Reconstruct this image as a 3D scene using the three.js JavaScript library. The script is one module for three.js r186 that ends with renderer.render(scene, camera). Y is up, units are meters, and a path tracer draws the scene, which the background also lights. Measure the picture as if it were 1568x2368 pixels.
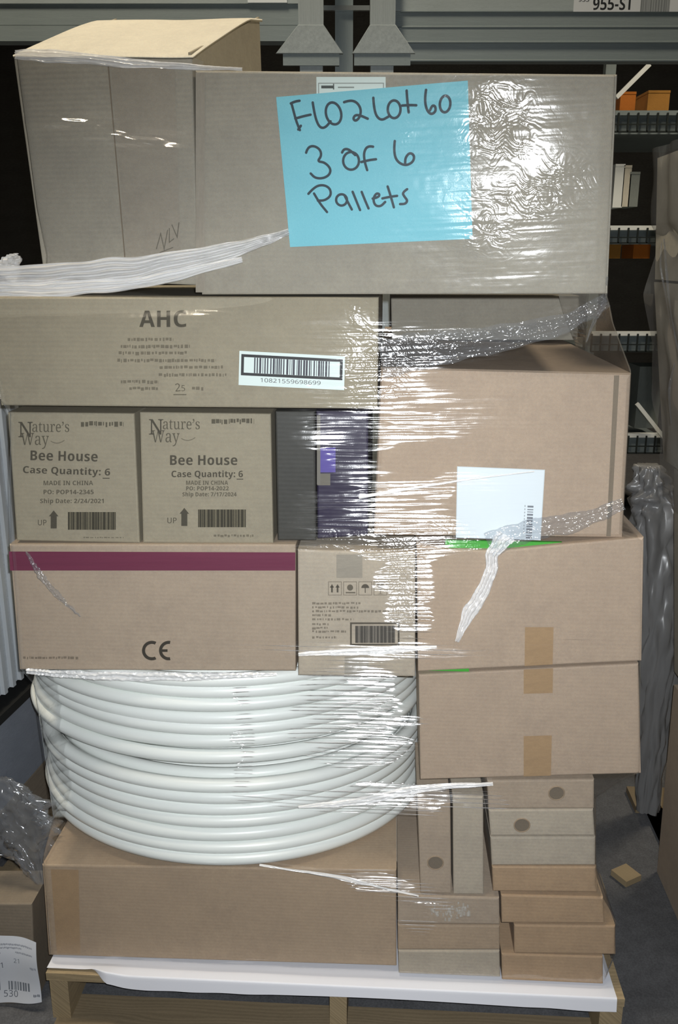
import * as THREE from 'three';
import { mergeGeometries, mergeVertices } from 'three/addons/utils/BufferGeometryUtils.js';
import { RectAreaLightUniformsLib } from 'three/addons/lights/RectAreaLightUniformsLib.js';
import { ImprovedNoise } from 'three/addons/math/ImprovedNoise.js';

// ---------------------------------------------------------------- camera, light, exposure
const W = 1568, H = 2368, F = 2050, PITCH = THREE.MathUtils.degToRad(16), YAW = THREE.MathUtils.degToRad(3.3);
const scene = new THREE.Scene();
scene.background = new THREE.Color(0x000000);
const camera = new THREE.PerspectiveCamera(2 * Math.atan(H / 2 / F) * 180 / Math.PI, W / H, 0.02, 60);
camera.position.set(0, 1.46, 1.39);
camera.rotation.x = -PITCH;
scene.add(camera);

const renderer = new THREE.WebGLRenderer({ antialias: true });
renderer.toneMapping = THREE.LinearToneMapping;
renderer.toneMappingExposure = 1.0;
renderer.shadowMap.enabled = true;
RectAreaLightUniformsLib.init();

// the phone's flash beside the lens
const flash = new THREE.SpotLight(new THREE.Color(0.965, 1.0, 1.03), 8.2, 0, THREE.MathUtils.degToRad(50), 1.0, 2);
flash.name = 'camera_flash';
flash.position.set(0.02, 1.485, 1.392);
flash.target.position.set(0.1, 0.80, 0);
flash.castShadow = true; flash.shadow.radius = 0.35;
scene.add(flash, flash.target);

// ---------------------------------------------------------------- helpers
let seed = 12345;
const rnd = () => ((seed = (seed * 1664525 + 1013904223) >>> 0) / 4294967296);
const noise3 = new ImprovedNoise();
const nz = (x, y, z = 0) => noise3.noise(x, y, z);
const V = (x, y, z) => new THREE.Vector3(x, y, z);
const EX = V(Math.cos(YAW), 0, Math.sin(YAW)), EN = V(-Math.sin(YAW), 0, Math.cos(YAW));
const FWD = V(0, -Math.sin(PITCH), -Math.cos(PITCH)), UP = V(0, Math.cos(PITCH), -Math.sin(PITCH));
const ray = (px, py) => FWD.clone().addScaledVector(V(1, 0, 0), (px - W / 2) / F).addScaledVector(UP, (H / 2 - py) / F);
// a pixel on the load's front plane (offset towards the aisle) as [s along the face, height]
function onFace(px, py, off = 0) {
  const d = ray(px, py), t = (off - camera.position.dot(EN)) / d.dot(EN);
  const p = camera.position.clone().addScaledVector(d, t);
  return [p.dot(EX), p.y];
}
// the top tier sits a little turned and leaning out: a plane of its own
const TOPN = EN.clone().applyAxisAngle(V(0, 1, 0), -THREE.MathUtils.degToRad(6.2)).applyAxisAngle(EX, THREE.MathUtils.degToRad(4.2)).normalize();
const TOPX = V(0, 1, 0).cross(TOPN).normalize(), TOPY = TOPN.clone().cross(TOPX).normalize();
const PL0 = { o: V(0, 0, 0), ex: EX, ey: V(0, 1, 0), n: EN }, PLT = { o: V(0.02, 1.4, 0), ex: TOPX, ey: TOPY, n: TOPN };
const quatOf = (pl) => new THREE.Quaternion().setFromRotationMatrix(new THREE.Matrix4().makeBasis(pl.ex, pl.ey, pl.n));
function hit(pl, px, py, off = 0) { const d = ray(px, py), t = (off - camera.position.clone().sub(pl.o).dot(pl.n)) / d.dot(pl.n); return camera.position.clone().addScaledVector(d, t); }
function onPl(pl, px, py, off = 0) { const p = hit(pl, px, py, off).sub(pl.o); return [p.dot(pl.ex), p.dot(pl.ey)]; }
const fromPl = (pl, u, v, off) => pl.o.clone().addScaledVector(pl.ex, u).addScaledVector(pl.ey, v).addScaledVector(pl.n, off);
const fromFace = (s, y, off) => V(0, y, 0).addScaledVector(EX, s).addScaledVector(EN, off);
// a pixel on the plane z = const
function onZ(px, py, z) { const d = ray(px, py), t = (z - camera.position.z) / d.z; return camera.position.clone().addScaledVector(d, t); }
const hex = (c) => new THREE.Color(c);
const used = {};
function numbered(n) { const k = used[n] = (used[n] ?? -1) + 1; return k ? n + '_' + String(k).padStart(3, '0') : n; }
function shade(o) { o.traverse((c) => { if (c.isMesh) { c.castShadow = true; c.receiveShadow = true; } }); return o; }
function tag(o, label, category, group, kind) {
  o.userData.label = label; if (category) o.userData.category = category;
  if (group) o.userData.group = group; if (kind) o.userData.kind = kind;
  return o;
}
function thing(name, label, category, pos = [0, 0, 0], turn = 0, group) {
  const g = new THREE.Group(); g.name = numbered(name); g.position.set(...pos); g.rotation.y = turn;
  scene.add(g); return tag(g, label, category, group);
}
function part(name, geo, mat, parent) {
  const m = new THREE.Mesh(geo, mat); m.name = name; m.castShadow = m.receiveShadow = true; parent.add(m); return m;
}
function struct(name, geo, mat, pos) {
  const m = new THREE.Mesh(geo, mat); m.name = name; m.userData.kind = 'structure'; m.castShadow = m.receiveShadow = true;
  if (pos) m.position.set(...pos); scene.add(m); return m;
}
const boxAt = (w, h, d, x, y, z) => new THREE.BoxGeometry(w, h, d).translate(x, y, z);
function smooth(a, b, x) { const t = Math.min(1, Math.max(0, (x - a) / (b - a))); return t * t * (3 - 2 * t); }

// ---------------------------------------------------------------- textures
function dataTex(w, h, fn, srgb, tile) {
  const a = new Uint8Array(w * h * 4);
  for (let j = 0, k = 0; j < h; j++) for (let i = 0; i < w; i++, k += 4) {
    const c = fn(i / w, j / h, i, j);
    a[k] = c[0]; a[k + 1] = c[1]; a[k + 2] = c[2]; a[k + 3] = 255;
  }
  const t = new THREE.DataTexture(a, w, h); t.magFilter = THREE.LinearFilter; t.minFilter = THREE.LinearFilter;
  t.wrapS = t.wrapT = THREE.RepeatWrapping; if (srgb) t.colorSpace = THREE.SRGBColorSpace;
  if (tile) t.repeat.set(1 / tile[0], 1 / tile[1]);
  t.needsUpdate = true; return t;
}
// noise that repeats over the unit square
function tnoise(u, v, f, z) {
  const x = u * f, y = v * f, a = u, b = v;
  const n = (i, j) => nz(x - i * f, y - j * f, z);
  return (n(0, 0) * (1 - a) + n(1, 0) * a) * (1 - b) + (n(0, 1) * (1 - a) + n(1, 1) * a) * b;
}
const clamp8 = (x) => Math.max(0, Math.min(255, x | 0));
// kraft cardboard: fibre specks, soft mottling, faint flute lines
const boardTex = dataTex(512, 512, (u, v, i, j) => {
  const m = tnoise(u, v, 5, 1.7) * 9 + tnoise(u, v, 19, 4.1) * 8 + tnoise(u, v, 70, 9.3) * 9;
  const fl = Math.sin(v * Math.PI * 2 * 48) * 0.9, g = (rnd() - 0.5) * 14, r = (rnd() - 0.5) * 8;
  return [clamp8(232 + m + fl + g + r), clamp8(231 + m + fl + g), clamp8(229 + m * 0.9 + fl + g - r)];
}, true, [0.35, 0.35]);
const boardBump = dataTex(512, 512, (u, v) => {
  const h = 128 + tnoise(u, v, 7, 2.2) * 70 + tnoise(u, v, 40, 5.2) * 30 + Math.sin(v * Math.PI * 2 * 48) * 10;
  const c = clamp8(h); return [c, c, c];
}, false, [0.35, 0.35]);
const woodTex = dataTex(512, 256, (u, v) => {
  const g = Math.sin((v * 14 + tnoise(u, v, 4, 3.3) * 2.2) * Math.PI * 2) * 10 + tnoise(u, v, 60, 1.1) * 14 + tnoise(u, v, 6, 7) * 16 + (rnd() - 0.5) * 16;
  return [clamp8(226 + g), clamp8(222 + g), clamp8(214 + g)];
}, true, [0.6, 0.12]);
const floorTex = dataTex(512, 512, (u, v) => {
  const g = tnoise(u, v, 6, 1.2) * 30 + tnoise(u, v, 40, 8.1) * 26 + (rnd() - 0.5) * 40;
  return [clamp8(205 + g), clamp8(205 + g), clamp8(206 + g)];
}, true, [1.2, 1.2]);
const metalTex = dataTex(256, 256, (u, v) => {
  const g = tnoise(u, v, 6, 5.2) * 14 + tnoise(u, v, 50, 8.4) * 16 + (rnd() - 0.5) * 16;
  return [clamp8(222 + g), clamp8(224 + g), clamp8(224 + g)];
}, true, [0.4, 0.4]);
function canvasTex(w, h, draw) {
  const c = document.createElement('canvas'); c.width = w; c.height = h;
  draw(c.getContext('2d'), w, h);
  const t = new THREE.CanvasTexture(c); t.colorSpace = THREE.SRGBColorSpace; return t;
}

// ---------------------------------------------------------------- materials
const board = (c, rough = 0.82) => new THREE.MeshStandardMaterial({ color: Array.isArray(c) ? new THREE.Color().setRGB(c[0] / 255, c[1] / 255, c[2] / 255, THREE.SRGBColorSpace) : hex(c), map: boardTex, bumpMap: boardBump, bumpScale: 0.0009, roughness: rough });
const M = {
  kraft: board([186, 169, 150]), kraftGrey: board([173, 168, 155]), kraftPink: board([193, 173, 153]), kraftPale: board([194, 183, 166]), kraftBrown: board([188, 166, 141]),
  kraftOrange: board([188, 160, 129]), kraftDark: board([140, 128, 112]), kraftOlive: board([168, 160, 140]), kraftInside: board('#e6e1d2'),
  charcoal: board('#474743', 0.6), inky: board('#36304a', 0.45), green: new THREE.MeshStandardMaterial({ color: hex('#46a83c'), roughness: 0.45 }),
  tape: new THREE.MeshPhysicalMaterial({ color: hex('#b99c7a'), roughness: 0.4, map: boardTex }),
  tapePale: new THREE.MeshPhysicalMaterial({ color: hex('#aaa396'), roughness: 0.45, map: boardTex }),
  tapePurple: new THREE.MeshPhysicalMaterial({ color: hex('#7d3d56'), roughness: 0.4, map: boardTex }),
  paperWhite: new THREE.MeshStandardMaterial({ color: hex('#dfe6ea'), roughness: 0.7 }),
  slip: new THREE.MeshStandardMaterial({ color: hex('#dcdee6'), roughness: 0.75, side: THREE.DoubleSide }),
  pipe: new THREE.MeshPhysicalMaterial({ color: hex('#f0f4f0'), roughness: 0.38, clearcoat: 0.2, clearcoatRoughness: 0.3 }),
  wood: new THREE.MeshStandardMaterial({ color: hex('#ab9a7c'), map: woodTex, roughness: 0.85 }),
  woodGrey: new THREE.MeshStandardMaterial({ color: hex('#8d7f68'), map: woodTex, roughness: 0.9 }),
  rack: new THREE.MeshStandardMaterial({ color: hex('#b6c0c2'), map: metalTex, roughness: 0.5, metalness: 0.1 }),
  rackDark: new THREE.MeshStandardMaterial({ color: hex('#9ba6a8'), map: metalTex, roughness: 0.45, metalness: 0.15 }),
  rackPost: new THREE.MeshStandardMaterial({ color: hex('#b2bbbe'), map: metalTex, roughness: 0.5, metalness: 0.1 }),
  steel: new THREE.MeshStandardMaterial({ color: hex('#c6ccca'), roughness: 0.28, metalness: 0.85 }),
  wire: new THREE.MeshStandardMaterial({ color: hex('#3c4241'), roughness: 0.4, metalness: 0.6 }),
  silver: new THREE.MeshStandardMaterial({ color: hex('#eef2f0'), roughness: 0.35 }),
  orange: board('#c8731c'), amber: board('#b58034'), greyBoard: board('#8d9593'), blackBin: new THREE.MeshStandardMaterial({ color: hex('#1c1d1d'), roughness: 0.6 }),
  floor: new THREE.MeshStandardMaterial({ color: hex('#6c6d70'), map: floorTex, roughness: 0.8 }),
  wall: new THREE.MeshStandardMaterial({ color: hex('#4a4a48'), map: floorTex, roughness: 0.9 }),
  ceiling: new THREE.MeshStandardMaterial({ color: hex('#5a5a58'), roughness: 0.9 }),
  greyPlastic: new THREE.MeshStandardMaterial({ color: hex('#c9cdd2'), roughness: 0.5, map: metalTex }),
  greyPlasticBlue: new THREE.MeshStandardMaterial({ color: hex('#969ba6'), roughness: 0.5, map: metalTex }),
  lamp: new THREE.MeshStandardMaterial({ color: 0xffffff, emissive: hex('#ffe9c0'), emissiveIntensity: 4 }),
  lampBody: new THREE.MeshStandardMaterial({ color: hex('#888888'), roughness: 0.5, metalness: 0.4 }),
  // stretch film gathered into many layers
  rope: new THREE.MeshPhysicalMaterial({ color: hex('#ffffff'), roughness: 0.17, transmission: 0.42, thickness: 0, ior: 2.0, side: THREE.DoubleSide }),
  crumple: new THREE.MeshPhysicalMaterial({ color: hex('#eef0f3'), roughness: 0.1, transmission: 0.93, thickness: 0, ior: 1.7, side: THREE.DoubleSide }),
};

// ---------------------------------------------------------------- the warehouse
struct('floor', new THREE.BoxGeometry(16, 0.2, 16), M.floor, [0, -0.1, -1]);
struct('ceiling', new THREE.BoxGeometry(16.4, 0.2, 16.4), M.ceiling, [0, 6.6, -1]);
struct('wall_back', new THREE.BoxGeometry(16, 6.5, 0.2), M.wall, [0, 3.25, -9.1]);
struct('wall_front', new THREE.BoxGeometry(16, 6.5, 0.2), M.wall, [0, 3.25, 7.1]);
struct('wall_left', new THREE.BoxGeometry(0.2, 6.5, 16.4), M.wall, [-8.1, 3.25, -1]);
struct('wall_right', new THREE.BoxGeometry(0.2, 6.5, 16.4), M.wall, [8.1, 3.25, -1]);
{ // scale uv of the shell to metres
  for (const o of scene.children) if (o.isMesh) { const uv = o.geometry.attributes.uv; for (let i = 0; i < uv.count; i++) uv.setXY(i, uv.getX(i) * 16, uv.getY(i) * 16); }
}
// high-bay lamps
function highBay(x, y, z, w, l, power, label) {
  const g = thing('high_bay_lamp', label, 'lamp', [x, y, z], 0, 'high bay lamps under the ceiling');
  part('housing', boxAt(w + 0.1, 0.1, l + 0.1, 0, 0.07, 0), M.lampBody, g);
  part('diffuser', boxAt(w, 0.02, l, 0, 0.005, 0), M.lamp, g);
  part('hanger', boxAt(0.03, 6.5 - y - 0.12, 0.03, 0, (6.5 - y) / 2 + 0.06, 0), M.lampBody, g);
  const a = new THREE.RectAreaLight(hex('#fff1d8'), power, w, l);
  a.name = 'high_bay_light'; a.position.set(x, y - 0.02, z); a.lookAt(x, y - 3, z); scene.add(a);
}
highBay(-0.8, 4.6, 0.32, 0.5, 0.9, 62, 'warm white high bay lamp hanging over the wrapped load');
highBay(2.5, 4.6, -1.9, 0.5, 0.9, 60, 'warm white high bay lamp hanging beyond the rack uprights');
highBay(0.6, 5.2, -5.2, 0.6, 1.2, 14, 'warm white high bay lamp hanging over the far shelving');

// ---------------------------------------------------------------- cartons
// quad: front face corners in photo pixels (top left, top right, bottom right, bottom left) on the plane off
function carton(name, label, group, quad, off, depth, mat, opt = {}) {
  const pl = opt.plane || PL0, pts = quad.map(([x, y]) => onPl(pl, x, y, off));
  const ys = pts.map((p) => p[1]), xs = pts.map((p) => p[0]);
  const y0 = Math.min(...ys), s0 = (Math.min(...xs) + Math.max(...xs)) / 2;
  const g = thing(name, label, opt.category || 'carton', fromPl(pl, s0, y0, off).toArray(), 0, group);
  g.quaternion.copy(quatOf(pl));
  const b = opt.bevel ?? 0.003;
  const c = pts.map(([s, y]) => [s - s0, y - y0]);
  const cx = c.reduce((a, p) => a + p[0], 0) / c.length, cy = c.reduce((a, p) => a + p[1], 0) / c.length;
  const sh = new THREE.Shape(c.map(([x, y]) => new THREE.Vector2(x - Math.sign(x - cx) * b, y - Math.sign(y - cy) * b)).reverse());
  const geo = new THREE.ExtrudeGeometry(sh, { depth: depth - 2 * b, bevelEnabled: true, bevelSize: b, bevelThickness: b, bevelSegments: 2, steps: 1 });
  geo.translate(0, 0, -depth + b);
  const body = part('body', geo, mat, g);
  frames.set(g, { s0, y0, off, pl });
  return g;
}
const frames = new Map();
// flat piece on the front of a carton; quad in photo pixels, lifted above the face, mapped once over the quad
function sheetGeo(g, quad, lift, n = 6, bend) {
  const { s0, y0, off, pl } = frames.get(g), P = quad.map(([x, y]) => onPl(pl, x, y, off));
  const pos = [], uv = [], idx = [];
  for (let j = 0; j <= n; j++) for (let i = 0; i <= n; i++) {
    const u = i / n, v = j / n;
    const m = (k) => (P[0][k] * (1 - u) + P[1][k] * u) * (1 - v) + (P[3][k] * (1 - u) + P[2][k] * u) * v;
    pos.push(m(0) - s0, m(1) - y0, lift + (bend ? bend(u, v) : 0)); uv.push(u, 1 - v);
  }
  for (let j = 0; j < n; j++) for (let i = 0; i < n; i++) { const a = j * (n + 1) + i, b = a + n + 1; idx.push(a, b, a + 1, b, b + 1, a + 1); }
  const geo = new THREE.BufferGeometry();
  geo.setAttribute('position', new THREE.Float32BufferAttribute(pos, 3)); geo.setAttribute('uv', new THREE.Float32BufferAttribute(uv, 2));
  geo.setIndex(idx); geo.computeVertexNormals(); return geo;
}
const R4 = (x0, y0, x1, y1) => [[x0, y0], [x1, y0], [x1, y1], [x0, y1]];
// tape, with the metre uv of the board texture
function tape(g, quad, mat, lift = 0.0008, name = 'tape') {
  const geo = sheetGeo(g, quad, lift, 8, (u, v) => nz(u * 5, v * 9, 3) * 0.0003);
  const uv = geo.attributes.uv; for (let i = 0; i < uv.count; i++) uv.setXY(i, uv.getX(i) * 0.07, uv.getY(i) * 0.3);
  return part(name, geo, mat, g);
}
// print: ink on the board, drawn in photo pixels over the rectangle
function print(g, [x0, y0, x1, y1], k, draw, name = 'printed_marking', lift = 0.0006) {
  const t = canvasTex(Math.round((x1 - x0) * k), Math.round((y1 - y0) * k), (c) => { c.scale(k, k); c.translate(-x0, -y0); draw(c); });
  const m = new THREE.MeshStandardMaterial({ map: t, transparent: true, roughness: 0.85 });
  return part(name, sheetGeo(g, R4(x0, y0, x1, y1), lift), m, g);
}
function label(g, quad, w, h, draw, lift = 0.0012, name = 'label', bend, rough = 0.6) {
  const t = canvasTex(w, h, draw);
  const m = new THREE.MeshStandardMaterial({ map: t, roughness: rough, side: THREE.DoubleSide });
  return part(name, sheetGeo(g, quad, lift, bend ? 24 : 6, bend), m, g);
}
const INK = 'rgba(66,62,54,0.64)', INK2 = 'rgba(76,72,62,0.55)', INK3 = 'rgba(90,84,72,0.36)';
function smear(c, x, y, w, h, color) { // print too small to read: a broken row of ink dashes
  c.fillStyle = color; let p = x; const r = mul(x * 131 + y * 17);
  while (p < x + w) { const l = 2 + r() * 7; c.fillRect(p, y - h * (0.75 + r() * 0.25), Math.min(l, x + w - p), h * (0.6 + r() * 0.3)); p += l + 1 + r() * 3; }
}
function mul(a) { a = Math.floor(a) >>> 0; return () => { a = (a + 0x6d2b79f5) >>> 0; let t = a; t = Math.imul(t ^ (t >>> 15), t | 1); t ^= t + Math.imul(t ^ (t >>> 7), t | 61); return ((t ^ (t >>> 14)) >>> 0) / 4294967296; }; }
function bars(c, x, y, w, h, color, sd = 7, unit = 1.6) {
  c.fillStyle = color; const r = mul(sd); let p = x;
  while (p < x + w - 1) { const l = unit * (1 + Math.floor(r() * 3)); c.fillRect(p, y, Math.min(l, x + w - p), h); p += l + unit * (1 + Math.floor(r() * 2.4)); }
}
function text(c, s, x, y, size, color, opt = {}) {
  c.save(); c.translate(x, y); c.rotate(opt.rot || 0);
  c.font = `${opt.bold ? 'bold ' : ''}${opt.italic ? 'italic ' : ''}${size}px ${opt.font || 'sans-serif'}`; c.fillStyle = color; c.textAlign = opt.align || 'left'; c.textBaseline = 'alphabetic';
  if (opt.width) { const w = c.measureText(s).width; if (w > 0) c.scale(opt.width / w, 1); }
  c.fillText(s, 0, 0); c.restore();
}

const LOAD = 'cartons wrapped on the pallet';
// ---- top tier
const topCarton = carton('carton', 'large wide carton on top of the load carrying the blue note', LOAD, [[451, 163], [1428, 172], [1405, 680], [466, 682]], 0, 0.62, M.kraftGrey, { plane: PLT });
tape(topCarton, R4(453, 168, 474, 676), M.tapePale, 0.0008, 'flap_edge');
{
  const g = topCarton;
  label(g, [[732, 178], [892, 178], [893, 320], [733, 322]], 256, 220, (c, w, h) => {
    c.fillStyle = '#d8e6e0'; c.fillRect(0, 0, w, h); c.strokeStyle = '#8b918c'; c.lineWidth = 3; c.strokeRect(8, 22, w - 16, h - 30);
    c.fillStyle = '#4a504c'; c.fillRect(18, 30, 46, 10); c.fillRect(62, 24, 4, 20); c.fillStyle = '#8d958f'; c.fillRect(80, 34, 60, 5);
  }, 0.001, 'shipping_label');
}
// left carton with its lid sprung up
const lidCarton = carton('carton', 'tall carton with its lid sprung up beside the noted carton', LOAD, [[30, 129], [444, 131], [459, 660], [102, 645]], -0.006, 0.36, M.kraftGrey, { plane: PLT });
{
  const g = lidCarton, { s0, y0, off } = frames.get(g);
  const pl = (px, py, o) => onPl(PLT, px, py, o), a = pl(30, 129, off), b = pl(446, 131, off);
  const c = pl(262, 36, off - 0.35), d = pl(606, 31, off - 0.35);
  const T = 0.004, n = 16, pos = [], uv = [], idx = [];
  // lid: bowed upwards between hinge and free edge
  for (let side = 0; side < 2; side++) for (let j = 0; j <= n; j++) for (let i = 0; i <= n; i++) {
    const u = i / n, v = j / n, bow = Math.sin(v * Math.PI) * 0.004 - (v > 0.8 ? (v - 0.8) * 0.05 : 0) + nz(u * 3, v * 2, 1) * 0.002;
    const s = (a[0] * (1 - u) + b[0] * u) * (1 - v) + (c[0] * (1 - u) + d[0] * u) * v;
    const y = (a[1] * (1 - u) + b[1] * u) * (1 - v) + (c[1] * (1 - u) + d[1] * u) * v;
    pos.push(s - s0, y - y0 + bow - side * T + 0.001, -0.35 * v); uv.push(u * 0.3, v * 0.35);
  }
  const N = (n + 1) * (n + 1), at = (sd, j, i) => sd * N + j * (n + 1) + i;
  for (let j = 0; j < n; j++) for (let i = 0; i < n; i++) for (let sd = 0; sd < 2; sd++) {
    const p = at(sd, j, i), q = at(sd, j, i + 1), r = at(sd, j + 1, i), t = at(sd, j + 1, i + 1);
    sd ? idx.push(p, r, q, q, r, t) : idx.push(p, q, r, q, t, r);
  }
  for (let i = 0; i < n; i++) {
    idx.push(at(0, 0, i), at(1, 0, i), at(0, 0, i + 1), at(0, 0, i + 1), at(1, 0, i), at(1, 0, i + 1));
    idx.push(at(0, n, i), at(0, n, i + 1), at(1, n, i), at(0, n, i + 1), at(1, n, i + 1), at(1, n, i));
    idx.push(at(0, i, 0), at(0, i + 1, 0), at(1, i, 0), at(0, i + 1, 0), at(1, i + 1, 0), at(1, i, 0));
    idx.push(at(0, i, n), at(1, i, n), at(0, i + 1, n), at(0, i + 1, n), at(1, i, n), at(1, i + 1, n));
  }
  const lid = new THREE.BufferGeometry();
  lid.setAttribute('position', new THREE.Float32BufferAttribute(pos, 3)); lid.setAttribute('uv', new THREE.Float32BufferAttribute(uv, 2)); lid.setIndex(idx); lid.computeVertexNormals();
  tag(part('lid_flap', lid, M.kraftInside, g), 'pale buff lid flap');
  // side flaps standing under the lid
  for (const [p, q] of [[a, c], [b, d]]) {
    const x0 = p[0] - s0, x1 = q[0] - s0, yb = a[1] - y0 - 0.004, k = Math.sign(x0) * -0.004;
    const P = [[x0 + k, yb, -0.004], [x0 + k, yb - 0.014, -0.004], [x1 + k, yb - 0.014, -0.345], [x1 + k, q[1] - y0 - 0.006, -0.345]].map((w) => V(...w)), Q = P.map((w) => w.clone().add(V(k, 0, 0)));
    const f = [...P, ...Q].flatMap((w) => w.toArray()), geo = new THREE.BufferGeometry();
    geo.setAttribute('position', new THREE.Float32BufferAttribute(f, 3)); geo.setAttribute('uv', new THREE.Float32BufferAttribute([...P, ...Q].flatMap((w) => [w.z, w.y]), 2));
    geo.setIndex([0, 1, 2, 0, 2, 3, 4, 6, 5, 4, 7, 6, 0, 4, 5, 0, 5, 1, 1, 5, 6, 1, 6, 2, 2, 6, 7, 2, 7, 3, 3, 7, 4, 3, 4, 0]);
    const ng = geo.toNonIndexed(); ng.computeVertexNormals();
    part('side_flap', ng, M.kraftOlive, g);
  }
  tape(g, [[248, 140], [251, 140], [291, 600], [288, 600]], M.kraftDark, 0.0006, 'flap_seam');
  tape(g, [[256, 150], [404, 152], [420, 640], [296, 636]], M.tapePale, 0.0004);
  print(g, [355, 505, 420, 600], 3, (c) => {
    c.strokeStyle = 'rgba(60,60,54,0.34)'; c.lineWidth = 2.2; c.lineCap = 'round';
    for (const l of [[[362, 575], [372, 540], [380, 575], [388, 532]], [[392, 528], [392, 560], [402, 552]], [[398, 520], [410, 548], [414, 515]], [[370, 584], [400, 572]]]) { c.beginPath(); l.forEach((p, i) => (i ? c.lineTo(...p) : c.moveTo(...p))); c.stroke(); }
  });
}
// ---- second tier
const longCarton = carton('carton', 'long carton printed with three large letters and a barcode label', LOAD, [[-28, 687], [876, 687], [873, 946], [2, 938]], 0, 0.62, M.kraftOlive);
{
  const g = longCarton;
  print(g, [230, 700, 560, 930], 2.5, (c) => {
    text(c, 'AHC', 323, 755, 52, INK, { bold: true, width: 112 });
    for (const [x, y, w] of [[296, 788, 106], [280, 804, 160], [275, 819, 158], [272, 836, 228], [370, 852, 146], [368, 870, 156], [280, 886, 88], [300, 902, 66], [445, 902, 26]]) smear(c, x, y, w, 9, INK3);
    text(c, '2', 406, 905, 26, INK2, { rot: -0.1 }); c.strokeStyle = INK2; c.lineWidth = 2; c.beginPath(); c.moveTo(402, 912); c.lineTo(432, 912); c.stroke();
    text(c, '5', 419, 903, 20, INK2, {});
  });
  label(g, [[554, 811], [798, 824], [796, 902], [552, 890]], 980, 320, (c, w, h) => {
    c.fillStyle = '#dcebe8'; c.fillRect(0, 0, w, h);
    c.lineWidth = 26; c.strokeStyle = '#26272a'; c.strokeRect(32, 42, w - 64, 172);
    bars(c, 140, 56, w - 280, 144, '#3a3a46', 11, 6);
    text(c, '10821559698699', w * 0.2, 282, 52, '#5a5c60', { width: w * 0.58 });
  }, 0.0012, 'barcode_label');
}
const rearCarton = carton('carton', 'plain grey brown carton set back under the noted carton', LOAD, [[904, 684], [1340, 684], [1336, 787], [906, 787]], -0.5, 0.36, M.kraftGrey);
const squareCarton = carton('carton', 'broad plain carton with a white square label', LOAD, [[880, 850], [1463, 864], [1442, 1246], [864, 1240]], -0.004, 0.86, M.kraftPink, { bevel: 0.008 });
{
  const g = squareCarton;
  tape(g, [[1420, 868], [1432, 868], [1412, 1240], [1402, 1240]], M.kraftDark, 0.0006, 'flap_seam');
  label(g, [[1057, 1078], [1260, 1086], [1250, 1249], [1054, 1243]], 640, 520, (c, w, h) => {
    c.fillStyle = '#e3edf2'; c.fillRect(0, 0, w, h);
    c.strokeStyle = 'rgba(160,172,178,0.5)'; c.lineWidth = 3; c.strokeRect(3, 3, w - 6, h - 6);
    c.fillStyle = '#7b8088'; const r = mul(5); let y = 265; while (y < 500) { const l = 5 + r() * 12; c.fillRect(528, y, 44, l); y += l + 5 + r() * 9; }
    c.fillStyle = '#a9b0b6'; for (let k = 0; k < 9; k++) c.fillRect(506, 262 + k * 24, 7, 13);
  }, 0.0012, 'white_label');
}
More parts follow.
